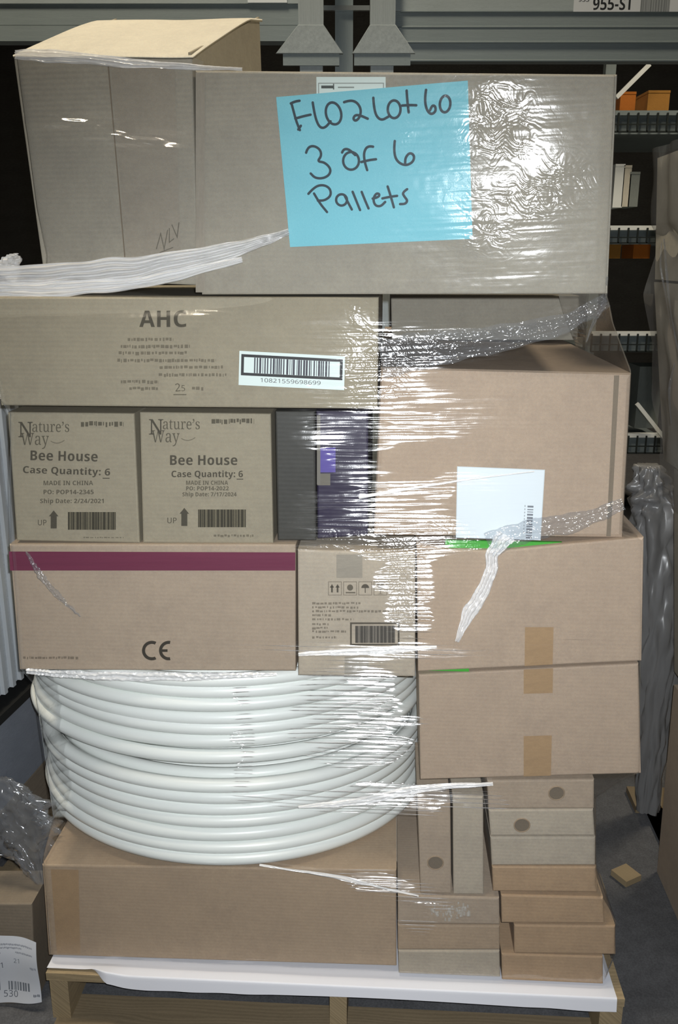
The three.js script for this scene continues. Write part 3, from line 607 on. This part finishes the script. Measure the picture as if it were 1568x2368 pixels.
{
  const a = onZ(1500, 1075, -0.75), b = onZ(1505, 1180, -0.75), c = onZ(1520, 1500, -0.7), d = onZ(1490, 2060, -0.6);
  lump('plastic_bundle', 'slumped grey plastic sheeting standing between the two loads', 'plastic sheeting', [V(c.x + 0.02, 0.02, -0.7), V(c.x, c.y, -0.7), V(b.x + 0.01, b.y, -0.75), V(a.x, a.y, -0.75)], [0.03, 0.045, 0.06, 0.055, 0.03], M.bag, 0.8, 0.8, 1.6, 7);
  const e = onZ(-10, 1835, -0.1), f = onZ(60, 2040, -0.08);
  lump('film_tail', 'crumpled clear film tail hanging beside the low wide carton', 'film', [V(f.x + 0.02, f.y - 0.02, -0.1), V((e.x + f.x) / 2 + 0.01, (e.y + f.y) / 2, -0.12), V(e.x, e.y + 0.02, -0.12)], [0.008, 0.035, 0.06, 0.06, 0.02], M.crumple, 0.35, 1.2, 5);
}
{ // odds and ends on the floor in the gap behind
  const p = onZ(1447, 2030, -0.45), wd = thing('wood_block', 'splintered pale wood block lying behind the small cartons', 'wood block', [p.x, p.y - 0.02, p.z], 0.5);
  part('block', boxAt(0.05, 0.035, 0.05, 0, 0.018, 0), M.wood, wd);
}

// ---------------------------------------------------------------- storage rack right behind the load
const RZB = -1.25;
function rackBox(px0, py0, px1, py1, z, d) { const a = onZ(px0, py0, z), b = onZ(px1, py1, z); return boxAt(b.x - a.x, a.y - b.y, d, (a.x + b.x) / 2, (a.y + b.y) / 2, z - d / 2); }
{
  const g = thing('rack_beam', 'grey stepped rack beam with the white location label', 'rack beam', [0, 0, 0]);
  const yaw = -0.02; g.position.set(0, 0, 0);
  part('label_rail', rackBox(880, -90, 2100, 26, RZB, 0.05), M.rack, g);
  part('face_step', rackBox(880, 27, 2100, 62, RZB - 0.006, 0.05), M.rackDark, g);
  part('face_step', rackBox(880, 63, 2100, 97, RZB - 0.002, 0.05), M.rackDark, g);
  part('face_step', rackBox(880, 98, 2100, 140, RZB - 0.010, 0.05), M.rackDark, g);
  for (const y of [26.5, 62.5, 97.5, 140]) { const a = onZ(1000, y, RZB - 0.002); part('step_edge', new THREE.CylinderGeometry(0.003, 0.003, 1.3, 10).rotateZ(Math.PI / 2).translate(onZ(1490, y, RZB).x, a.y, RZB - 0.002), M.rackDark, g); }
  const t = canvasTex(1024, 256, (c, w, h) => {
    c.fillStyle = '#cfd4d8'; c.fillRect(0, 0, w, h); const X = (px) => (px - 1330) / 260 * w, Y = (py) => (py + 40) / 67 * h;
    text(c, '955', X(1340), Y(4), 50, '#50545a', { bold: true, width: 100 });
    text(c, '955-ST', X(1373), Y(23), 150, '#26292d', { bold: true, width: 92 / 260 * w });
    c.fillStyle = '#9aa0a2'; c.fillRect(X(1482), 0, 66 / 260 * w, Y(27)); bars(c, X(1482), 0, 66 / 260 * w, Y(27), '#7b8083', 71, 5);
  });
  const a = onZ(1330, -40, RZB + 0.001), b = onZ(1590, 27, RZB + 0.001);
  part('location_label', new THREE.PlaneGeometry(b.x - a.x, a.y - b.y).translate((a.x + b.x) / 2, (a.y + b.y) / 2, RZB + 0.001), new THREE.MeshStandardMaterial({ map: t, roughness: 0.5 }), g);
  const h = thing('rack_beam', 'dark grey rack beam above the sprung lid', 'rack beam', [0, 0, 0]);
  part('label_rail', rackBox(-600, -90, 690, 8, RZB, 0.05), M.rack, h);
  part('face_step', rackBox(-600, 9, 690, 58, RZB - 0.008, 0.05), M.rackDark, h);
  part('face_step', rackBox(-600, 59, 690, 95, RZB - 0.004, 0.05), M.rackDark, h);
  part('location_label', rackBox(572, -30, 664, 6, RZB + 0.003, 0.002), M.paperWhite, h);
  for (const o of [g, h]) { // hang the group origin at the beam's base
    const bb = new THREE.Box3().setFromObject(o), c = bb.getCenter(V(0, 0, 0)); c.y = bb.min.y;
    o.children.forEach((m) => m.geometry.translate(-c.x, -c.y, -c.z)); o.position.copy(c);
  }
  // uprights with flared bases of the upper frame
  const post = (x0, x1, fl, fr, lab) => {
    const z = RZB + 0.035, a = onZ(x0, 60, z), b = onZ(x1, 60, z), l = onZ(fl, 124, z), r = onZ(fr, 124, z);
    const cx = (a.x + b.x) / 2, g = thing('rack_upright', lab, 'rack upright', [cx, 0, z]);
    const sh = new THREE.Shape([new THREE.Vector2(l.x - cx, l.y), new THREE.Vector2(r.x - cx, r.y), new THREE.Vector2(b.x - cx, b.y), new THREE.Vector2(a.x - cx, a.y)]);
    part('flared_bracket', new THREE.ExtrudeGeometry(sh, { depth: 0.006, bevelEnabled: true, bevelSize: 0.0015, bevelThickness: 0.0015, bevelSegments: 1 }), M.rackPost, g);
    part('upper_post', boxAt(b.x - a.x, 2.0, 0.05, 0, a.y + 1.0, -0.02), M.rackPost, g);
    part('lower_post', boxAt((b.x - a.x) * 0.92, l.y, 0.05, 0, l.y / 2, -0.03), M.rackPost, g);
    part('base_plate', boxAt(0.1, 0.01, 0.14, 0, 0.005, -0.03), M.rackPost, g);
    part('cross_tab', boxAt(0.15, 0.03, 0.008, 0, l.y - 0.014, -0.002), M.rackDark, g);
    return g;
  };
  post(690, 748, 640, 792, 'grey rack upright with flared bracket beside the sprung lid');
  post(856, 914, 816, 958, 'grey rack upright with flared bracket beside the labelled beam');
  const z = RZB - 0.12, sa = onZ(775, 110, z), sb = onZ(816, 110, z);
  const s = thing('rack_spacer', 'narrow grey spacer bar between the two rack uprights', 'spacer', [(sa.x + sb.x) / 2, 0, z]);
  part('bar', boxAt(sb.x - sa.x, 4, 0.04, 0, 2, 0), M.rackDark, s); part('tie_rod', boxAt(0.14, 0.012, 0.012, 0, onZ(800, 26, z).y, 0.03), M.steel, s);
}
// ---------------------------------------------------------------- far shelving through the gap
{
  const FZ = -3.4, x0 = onZ(1380, 600, FZ).x, x1 = onZ(1640, 600, FZ).x, w = x1 - x0, cx = (x0 + x1) / 2;
  const g = thing('shelving', 'wire deck shelving seen in the gap beside the load', 'shelving', [cx, 0, FZ]);
  const P = (px, py) => { const p = onZ(px, py, FZ); return [p.x - cx, p.y]; };
  for (const [ye, yb] of [[262, 306], [527, 562], [771, 812], [1006, 1046]]) {
    const t = P(1480, ye)[1], b = P(1480, yb)[1];
    part('shelf_edge', boxAt(w, 0.022, 0.03, 0, t, 0), ye === 262 ? M.rackDark : M.silver, g);
    const ws = []; for (let k = 0; k <= 12; k++) ws.push(boxAt(0.008, t - b, 0.008, -w / 2 + k * w / 12, (t + b) / 2, 0.02));
    ws.push(boxAt(w, 0.008, 0.008, 0, b, 0.02)); ws.push(boxAt(w, 0.006, 0.006, 0, (t + b) / 2 - 0.01, 0.02));
    part('wire_deck', mergeGeometries(ws), M.wire, g);
    part('deck_panel', boxAt(w, t - b, 0.01, 0, (t + b) / 2, -0.03), M.rackDark, g);
    part('shelf_deck', boxAt(w, 0.012, 0.8, 0, b, -0.42), M.rackDark, g);
  }
  for (const x of [-w / 2, w / 2]) part('post', boxAt(0.05, 2.6, 0.05, x, 1.3, -0.03), M.rackDark, g);
  const brace = (ax, ay, bx, by) => { const a = P(ax, ay), b = P(bx, by), L = Math.hypot(b[0] - a[0], b[1] - a[1]); part('brace', boxAt(L, 0.02, 0.02, 0, 0, 0).rotateZ(Math.atan2(b[1] - a[1], b[0] - a[0])).translate((a[0] + b[0]) / 2, (a[1] + b[1]) / 2, 0.05), M.silver, g); };
  brace(1418, 230, 1494, 154); brace(1466, 930, 1536, 1018);
  const good = (px0, py0, px1, py1, mat, lab, zz = 0.0) => {
    const a = onZ(px0, py0, FZ - 0.1 + zz), b = onZ(px1, py1, FZ - 0.1 + zz), o = thing('stored_box', lab, 'box', [(a.x + b.x) / 2, b.y, FZ - 0.1 + zz], 0, 'boxes on the far shelving');
    part('body', boxAt(b.x - a.x, a.y - b.y, 0.2, 0, (a.y - b.y) / 2, -0.1), mat, o); part('lid', boxAt((b.x - a.x) * 1.02, 0.012, 0.204, 0, a.y - b.y, -0.1), mat, o);
  };
  good(1500, 212, 1546, 256, M.amber, 'amber box on the top far shelf'); good(1436, 215, 1468, 256, M.orange, 'dull orange box on the top far shelf beside the brace');
  good(1424, 382, 1438, 480, M.silver, 'narrow white carton on the far shelf beside the top carton'); good(1444, 385, 1454, 478, M.kraftInside, 'slim buff carton on the far shelf'); good(1458, 400, 1474, 478, M.greyBoard, 'slim grey carton on the far shelf');
  good(1410, 567, 1434, 598, M.amber, 'small amber box below the white shelf edge'); good(1466, 567, 1502, 598, M.orange, 'bright orange box below the white shelf edge');
  good(1480, 850, 1520, 990, M.greyBoard, 'grey box on the low far shelf', -0.3);
}

// ---------------------------------------------------------------- stretch film
const film = thing('stretch_film', 'clear stretch film wound round the whole pallet load', 'stretch film', fromFace(0, deckY, 0.0).toArray(), -YAW);
const FY0 = deckY;
const lerpT = (tab, y) => { // tab sorted by falling height
  if (y >= tab[0][1]) return tab[0][0]; for (let k = 1; k < tab.length; k++) if (y >= tab[k][1]) { const a = tab[k - 1], b = tab[k], t = (y - a[1]) / (b[1] - a[1]); return a[0] + (b[0] - a[0]) * t; } return tab[tab.length - 1][0];
};
const mapPx = (l) => l.map(([x, y]) => { const p = y < 684 ? hit(PLT, x, y, 0.012) : hit(PL0, x, y, 0.012); return [p.dot(EX), p.y]; });
// how far the top tier's plane stands out from the load's face at (s, y)
const topOff = (s, y) => { const p = fromFace(s, y, 0).sub(PLT.o); return -p.dot(TOPN) / EN.dot(TOPN); };
const tierOff = (s, y) => topOff(s, y) * smooth(1.36, 1.41, y);
const leftT = mapPx([[28, 126], [76, 480], [98, 590], [96, 632], [-34, 690], [-34, 800], [-6, 932], [14, 958], [16, 1256], [40, 1552], [70, 1590], [96, 1760], [116, 1900], [92, 1990], [108, 2200], [108, 2222]]);
const rightT = mapPx([[1431, 170], [1408, 680], [1418, 730], [1467, 860], [1446, 1236], [1494, 1250], [1488, 1530], [1486, 1790], [1440, 1812], [1384, 1850], [1384, 2060], [1404, 2100], [1430, 2145], [1428, 2215], [1402, 2284]]);
const topT = [[28, 128], [300, 146], [455, 159], [730, 175], [1430, 171]]; { const m = mapPx(topT); m.forEach((p, i) => (topT[i] = p)); }
const topY = (s) => { if (s <= topT[0][0]) return topT[0][1]; for (let k = 1; k < topT.length; k++) if (s <= topT[k][0]) { const a = topT[k - 1], b = topT[k]; return a[1] + (b[1] - a[1]) * (s - a[0]) / (b[0] - a[0]); } return topT[topT.length - 1][1]; };
const botA = onFace(108, 2224, 0.02)[1], botB = onFace(1402, 2284, 0.02)[1], sA = onFace(108, 2224, 0.02)[0], sB = onFace(1402, 2284, 0.02)[0];
const botY = (s) => botA + (botB - botA) * (s - sA) / (sB - sA) + 0.006;
// patches where the film is slack: photo pixel, radius in metres, slope needed along and up
const patches = [[1142, 425, 0.09, 0.07], [1145, 235, 0.03, 0.03], [285, 312, 0.05, 0.005], [335, 314, 0.05, 0.004], [345, 324, 0.05, 0.004], [362, 332, 0.05, 0.004], [160, 272, 0.04, 0.004], [195, 285, 0.05, 0.005], [330, 360, 0.03, 0.003], [530, 590, 0.03, 0.006],
  [875, 855, 0.07, 0.06, 1], [745, 1005, 0.06, 0.03, 1], [900, 1205, 0.09, 0.06, 1], [932, 1390, 0.05, 0.09, 1], [822, 1665, 0.07, 0.08, 1], [890, 1842, 0.12, 0.03, 1], [552, 1690, 0.03, 0.09, 1], [205, 1982, 0.02, 0.01, 1]];
const camS = camera.position.dot(EX), camO = camera.position.dot(EN);
const hot = patches.map(([x, y, rx, ry, flat]) => {
  const p = hit(y < 684 ? PLT : PL0, x, y, 0.012), s = p.dot(EX), h = p.y, o = p.dot(EN), d = 0.001;
  return { s, y: h, rx, ry, a: -(camS + 0.01 - s) / (camO - o) - (tierOff(s + d, h) - tierOff(s - d, h)) / (2 * d), b: flat ? 0 : -(camera.position.y + 0.012 - h) / (camO - o) - (tierOff(s, h + d) - tierOff(s, h - d)) / (2 * d) };
});
function filmOff(s, y) {
  let o = 0.0135 + tierOff(s, y) + nz(s * 5, y * 6, 1) * 0.0025 + nz(s * 14, y * 22, 4) * 0.0007;
  for (const h of hot) { const ds = s - h.s, dy = y - h.y, q = (ds * ds) / (h.rx * h.rx) + (dy * dy) / (h.ry * h.ry); if (q < 9) o += Math.exp(-q) * (h.a * ds + h.b * dy); }
  return o;
}
// wrinkle relief: long fine creases along the wrap, crumples at the folds
const TS = [-0.72, 0.72], TY = [0.1, 1.8], TW = 2048, TH = 2048;
const crumples = [ // photo pixel, radius x, y in pixels, strength
  [1140, 250, 70, 60, 1], [1150, 330, 80, 60, 1], [1200, 470, 110, 50, 0.8], [1120, 545, 60, 40, 0.8], [1270, 420, 60, 50, 0.6], [1330, 420, 60, 60, 0.25], [860, 250, 30, 60, 0.2], [940, 290, 14, 70, 0.5],
  [830, 730, 40, 60, 0.7], [870, 860, 80, 70, 1], [1000, 800, 140, 35, 1], [1180, 770, 120, 25, 0.8], [1330, 740, 70, 30, 0.6], [1230, 1220, 200, 40, 0.9], [1180, 1310, 90, 70, 0.9], [1110, 1400, 50, 70, 0.5], [1300, 1340, 90, 40, 0.6],
  [120, 1370, 70, 80, 0.5], [280, 1480, 120, 50, 0.7], [150, 1510, 80, 40, 0.5], [420, 1555, 150, 20, 0.7], [850, 1260, 120, 40, 0.6], [930, 1380, 50, 120, 0.8], [1010, 2110, 80, 50, 0.4], [1050, 2230, 50, 25, 0.4], [560, 1700, 30, 120, 0.6], [1280, 1830, 100, 30, 0.4],
].map(([x, y, rx, ry, k]) => { const a = onFace(x, y, 0.012), b = onFace(x + rx, y, 0.012), c = onFace(x, y + ry, 0.012); return [a[0], a[1], b[0] - a[0], a[1] - c[1], k]; });
const streaks = [ // where the wraps overlap and the creases are deep: photo pixel, radius x, y, strength
  [870, 840, 110, 60, 1], [870, 900, 110, 35, 1], [800, 985, 110, 22, 0.8], [800, 1020, 90, 18, 0.9], [820, 1070, 60, 30, 0.4], [910, 1150, 160, 22, 0.8], [890, 1205, 150, 50, 1], [880, 1250, 170, 30, 1], [935, 1330, 55, 55, 0.9], [930, 1420, 55, 55, 0.9],
  [850, 1505, 200, 16, 0.8], [560, 1690, 25, 120, 0.5], [830, 1610, 110, 55, 1], [820, 1690, 110, 55, 1], [850, 1745, 80, 22, 0.8], [890, 1845, 230, 28, 1], [870, 2035, 90, 24, 0.5], [340, 320, 110, 40, 0.5], [170, 275, 90, 25, 0.4], [985, 2110, 70, 45, 0.3], [1040, 980, 200, 60, 0.3], [1000, 1110, 200, 20, 0.4], [1230, 1470, 200, 30, 0.25],
].map(([x, y, rx, ry, k]) => { const a = onFace(x, y, 0.012), b = onFace(x + rx, y, 0.012), c = onFace(x, y + ry, 0.012); return [a[0], a[1], b[0] - a[0], a[1] - c[1], k]; });
const vnoise = (() => { // quick value noise
  const T = new Float32Array(65536); const r = mul(991); for (let i = 0; i < 65536; i++) T[i] = r() * 2 - 1;
  return (x, y, z) => { const xi = Math.floor(x), yi = Math.floor(y), fx = x - xi, fy = y - yi, u = fx * fx * (3 - 2 * fx), v = fy * fy * (3 - 2 * fy);
    const h = (a, b) => T[(Math.imul(a, 374761393) + Math.imul(b, 668265263) + Math.imul(z, 974634777) >>> 7) & 65535];
    const p = h(xi, yi), q = h(xi + 1, yi), s = h(xi, yi + 1), t = h(xi + 1, yi + 1); return (p + (q - p) * u) * (1 - v) + (s + (t - s) * u) * v; };
})();
const filmBump = (() => {
  const a = new Uint8Array(TW * TH * 4);
  for (let j = 0; j < TH; j++) {
    const y = TY[0] + (j + 0.5) / TH * (TY[1] - TY[0]);
    for (let i = 0; i < TW; i++) {
      const s = TS[0] + (i + 0.5) / TW * (TS[1] - TS[0]);
      // creases follow the wrap and rise a little along it
      const yy = y - s * 0.012 + 0.010 * vnoise(s * 2, y * 4, 5);
      const M0 = 0.10 + 0.22 * smooth(0.1, 0.7, vnoise(s * 6 + 3, yy * 24, 9));
      let Mc = 0;
      for (const c of streaks) { const dx = (s - c[0]) / c[2], dy = (y - c[1]) / c[3], d = dx * dx + dy * dy; if (d < 5) Mc += c[4] * Math.exp(-d * 0.9); }
      Mc = Math.min(Mc, 1) * (0.35 + 0.65 * smooth(-0.45, 0.25, vnoise(s * 15, yy * 55, 21)));
      let h = (M0 + Mc * 0.4) * (0.9 * vnoise(s * 17, yy * 210, 1) + 0.4 * vnoise(s * 30, yy * 420, 2) + 0.8 * vnoise(s * 9, yy * 90, 3)); // mm
      if (Mc > 0.03 && y < 1.4) { // overlapping turns: shingled pleats whose long faces lean back
        const lean = -(1.472 - y) / camO, P = 8.5, f = yy * 1000 / P + 0.7 * vnoise(s * 5, yy * 30, 31), fr = f - Math.floor(f), sl = lean * (1 + 0.22 * vnoise(s * 8, Math.floor(f) * 7.3, 33));
        h += smooth(0.05, 0.3, Mc) * sl * P * (fr < 0.82 ? fr - 0.41 : 0.41 - (fr - 0.82) / 0.18 * 0.82);
      }
      let k = 0;
      for (const c of crumples) { const dx = (s - c[0]) / c[2], dy = (y - c[1]) / c[3], d = dx * dx + dy * dy; if (d < 3) k += c[4] * Math.exp(-d * 1.4); }
      if (k > 0.02) {
        k = Math.min(k, 1.1);
        const wx = s + 0.01 * vnoise(s * 60, y * 60, 11), wy = y + 0.01 * vnoise(s * 60, y * 60, 12);
        const ac = wy + 0.35 * wx;
        h += k * (0.75 * Math.abs(vnoise(wx * 38, ac * 150, 6)) + 0.38 * Math.abs(vnoise(wx * 120, ac * 300, 7)) + 0.14 * vnoise(wx * 380, wy * 520, 8) - 0.35);
      } else { h += 0.06 * vnoise(s * 120, y * 160, 14); }
      const c = clamp8(128 + h * 51), q = (j * TW + i) * 4; a[q] = a[q + 1] = a[q + 2] = c; a[q + 3] = 255;
    }
  }
  const t = new THREE.DataTexture(a, TW, TH); t.magFilter = t.minFilter = THREE.LinearFilter; t.needsUpdate = true; return t;
})();
M.film = new THREE.MeshPhysicalMaterial({ color: hex('#ffffff'), roughness: 0.11, transmission: 1, thickness: 0, ior: 1.75, bumpMap: filmBump, bumpScale: 0.005, side: THREE.DoubleSide });
function gridGeo(nu, nv, fn) {
  const pos = [], uv = [], idx = [];
  for (let j = 0; j <= nv; j++) for (let i = 0; i <= nu; i++) { const p = fn(i / nu, j / nv); pos.push(p[0], p[1], p[2]); uv.push(p[3] ?? 0, p[4] ?? 0); }
  for (let j = 0; j < nv; j++) for (let i = 0; i < nu; i++) { const a = j * (nu + 1) + i, b = a + nu + 1; idx.push(a, a + 1, b, b, a + 1, b + 1); }
  const g = new THREE.BufferGeometry(); g.setAttribute('position', new THREE.Float32BufferAttribute(pos, 3)); g.setAttribute('uv', new THREE.Float32BufferAttribute(uv, 2)); g.setIndex(idx); g.computeVertexNormals(); return g;
}
const fuv = (s, y) => [(s - TS[0]) / (TS[1] - TS[0]), (y - TY[0]) / (TY[1] - TY[0])];
part('front_film', gridGeo(320, 480, (u, v) => {
  // v up the load, u along the face
  let y = FY0 + v * (1.86 - FY0), s0 = lerpT(leftT, y), s1 = lerpT(rightT, y), s = s0 + (s1 - s0) * u;
  const lo = botY(s), hi = topY(s); y = lo + (hi - lo) * v; s0 = lerpT(leftT, y); s1 = lerpT(rightT, y); s = s0 + (s1 - s0) * u;
  const e = Math.min(s - s0, s1 - s), r = 0.02, cut = e < r ? (1 - Math.sqrt(Math.max(0, 1 - (1 - e / r) ** 2))) * r : 0;
  return [s, y - FY0, filmOff(s, y) - cut, ...fuv(s, y)];
}), M.film, film);
for (const side of [0, 1]) part('side_film', gridGeo(24, 200, (u, v) => {
  const tab = side ? rightT : leftT; let y = FY0 + v * (topY(side ? 9 : -9) - FY0); const lo = botY(side ? sB : sA); y = lo + (topY(side ? 9 : -9) - lo) * v;
  const s = lerpT(tab, y), d = side ? u : 1 - u;
  return [s + nz(d * 4, y * 5, 2) * 0.006 * d, y - FY0, -0.0075 + tierOff(s, y) - d * 0.42, ...fuv(s + (side ? -d : d) * 0.4, y)];
}), M.film, film);
// gathered folds of film, laid out along the face
function fold(pts, widths, off, pleats, amp, mat, crumple = 0, sd = 1, parent = film) {
  const P = pts.map(([x, y]) => { const p = hit(y < 684 ? PLT : PL0, x, y, off); return V(p.dot(EX), p.y, p.dot(EN) - off); }), crv = new THREE.CatmullRomCurve3(P);
  const L = crv.getLength(), nu = Math.max(40, Math.round(L / 0.003)), nv = Math.max(10, pleats * 6), px = 0.00072;
  return part('film_fold', gridGeo(nu, nv, (u, v) => {
    const c = crv.getPoint(u), t = crv.getTangent(u), k = u * (widths.length - 1), i0 = Math.min(widths.length - 2, Math.floor(k)), w = (widths[i0] + (widths[i0 + 1] - widths[i0]) * (k - i0)) * px;
    const q = (v - 0.5) * w * (1 + 0.25 * nz(u * 7, sd, 2)) + w * 0.12 * nz(u * 9, sd * 3.1, 6), wob = nz(u * L * 12, v * 3, sd) * 0.5;
    let z = Math.sin((v * pleats + wob) * Math.PI * 2) * amp + nz(u * L * 30, v * pleats, sd + 4) * amp * 0.8;
    if (crumple) z += (Math.abs(nz(u * L * 110, v * w * 110, sd + 1)) - 0.25) * crumple + nz(u * L * 260, v * w * 260, sd + 2) * crumple * 0.4;
    return [c.x - t.y * q, c.y + t.x * q - FY0, c.z + off + z, 0, 0];
  }), mat, parent);
}
fold([[-20, 655], [120, 648], [300, 628], [470, 594], [600, 560], [668, 536]], [80, 74, 58, 42, 24, 12], 0.024, 7, 0.0042, M.rope, 0, 2);
fold([[-20, 672], [120, 668], [330, 652], [560, 600]], [34, 34, 26, 12], 0.03, 4, 0.0024, M.rope, 0, 3);
fold([[34, 126], [110, 128], [220, 138], [340, 148], [450, 156], [560, 160]], [16, 26, 20, 16, 10, 6], 0.018, 3, 0.0024, M.rope, 0.002, 5);
fold([[8, 640], [24, 612], [44, 592]], [60, 50, 14], 0.012, 4, 0.004, M.rope, 0.006, 6);
fold([[1056, 1484], [1090, 1410], [1130, 1340], [1142, 1280], [1172, 1238]], [10, 34, 30, 30, 44], 0.02, 4, 0.0022, M.rope, 0.005, 7);
fold([[1130, 1262], [1220, 1228], [1330, 1208], [1442, 1166]], [60, 52, 44, 26], 0.019, 3, 0.0018, M.crumple, 0.006, 9);
fold([[880, 826], [1010, 806], [1180, 778], [1320, 742], [1404, 694]], [90, 74, 52, 40, 30], 0.017, 3, 0.0016, M.crumple, 0.006, 10);
fold([[60, 1276], [92, 1330], [136, 1380], [186, 1426]], [3, 18, 14, 2], 0.019, 2, 0.0018, M.crumple, 0.009, 11);
fold([[690, 1513], [800, 1508], [900, 1504], [1010, 1496]], [8, 18, 20, 6], 0.019, 2, 0.0018, M.rope, 0.001, 12);
fold([[600, 2000], [780, 2028], [880, 2052], [968, 2072]], [3, 10, 10, 3], 0.018, 1, 0.002, M.rope, 0, 13);
fold([[830, 1150], [960, 1128], [1100, 1106], [1236, 1090]], [8, 6, 4, 2], 0.019, 1, 0.0012, M.rope, 0, 14);
fold([[690, 1866], [840, 1852], [960, 1826], [1140, 1812]], [6, 24, 22, 8], 0.02, 3, 0.0018, M.rope, 0.001, 15);
fold([[60, 1552], [200, 1562], [420, 1566], [640, 1560]], [14, 22, 24, 8], 0.017, 2, 0.0014, M.rope, 0.005, 16);
fold([[1404, 640], [1398, 700], [1372, 748], [1356, 790]], [6, 10, 7, 2], 0.014, 2, 0.0018, M.crumple, 0.004, 17);

{ // the neighbouring load's own film
  const g = thing('stretch_film', 'dull stretch film round the neighbouring load by the far shelving', 'stretch film', film.position.toArray(), -YAW);
  const A = [[1504, 345], [1640, 320]], T = [[1512, 345], [1508, 520], [1524, 560], [1497, 680], [1504, 800], [1520, 950], [1532, 1040], [1530, 1150]].map(([x, y]) => onPl(PL0, x, y, -0.57));
  part('side_film', gridGeo(16, 160, (u, v) => { const y = T[0][1] + (T[T.length - 1][1] - T[0][1]) * v, s = lerpT(T, y); return [s + nz(u * 5, y * 9, 3) * 0.012 + (1 - u) * 0.0, y - FY0, -0.58 + u * 0.31 + nz(u * 3, y * 12, 7) * 0.01, ...fuv(u * 0.3, y)]; }), M.crumple, g);
  fold([[1536, 552], [1544, 660], [1558, 760], [1580, 860]], [3, 7, 5, 3], -0.27, 2, 0.002, M.crumple, 0.002, 31, g);
  fold([[1530, 560], [1528, 620], [1540, 680], [1552, 760]], [2, 5, 4, 2], -0.3, 1, 0.002, M.crumple, 0.002, 32, g);
  fold([[1560, 840], [1548, 900], [1552, 980]], [3, 6, 3], -0.3, 2, 0.002, M.crumple, 0.002, 33, g);
}

renderer.render(scene, camera);
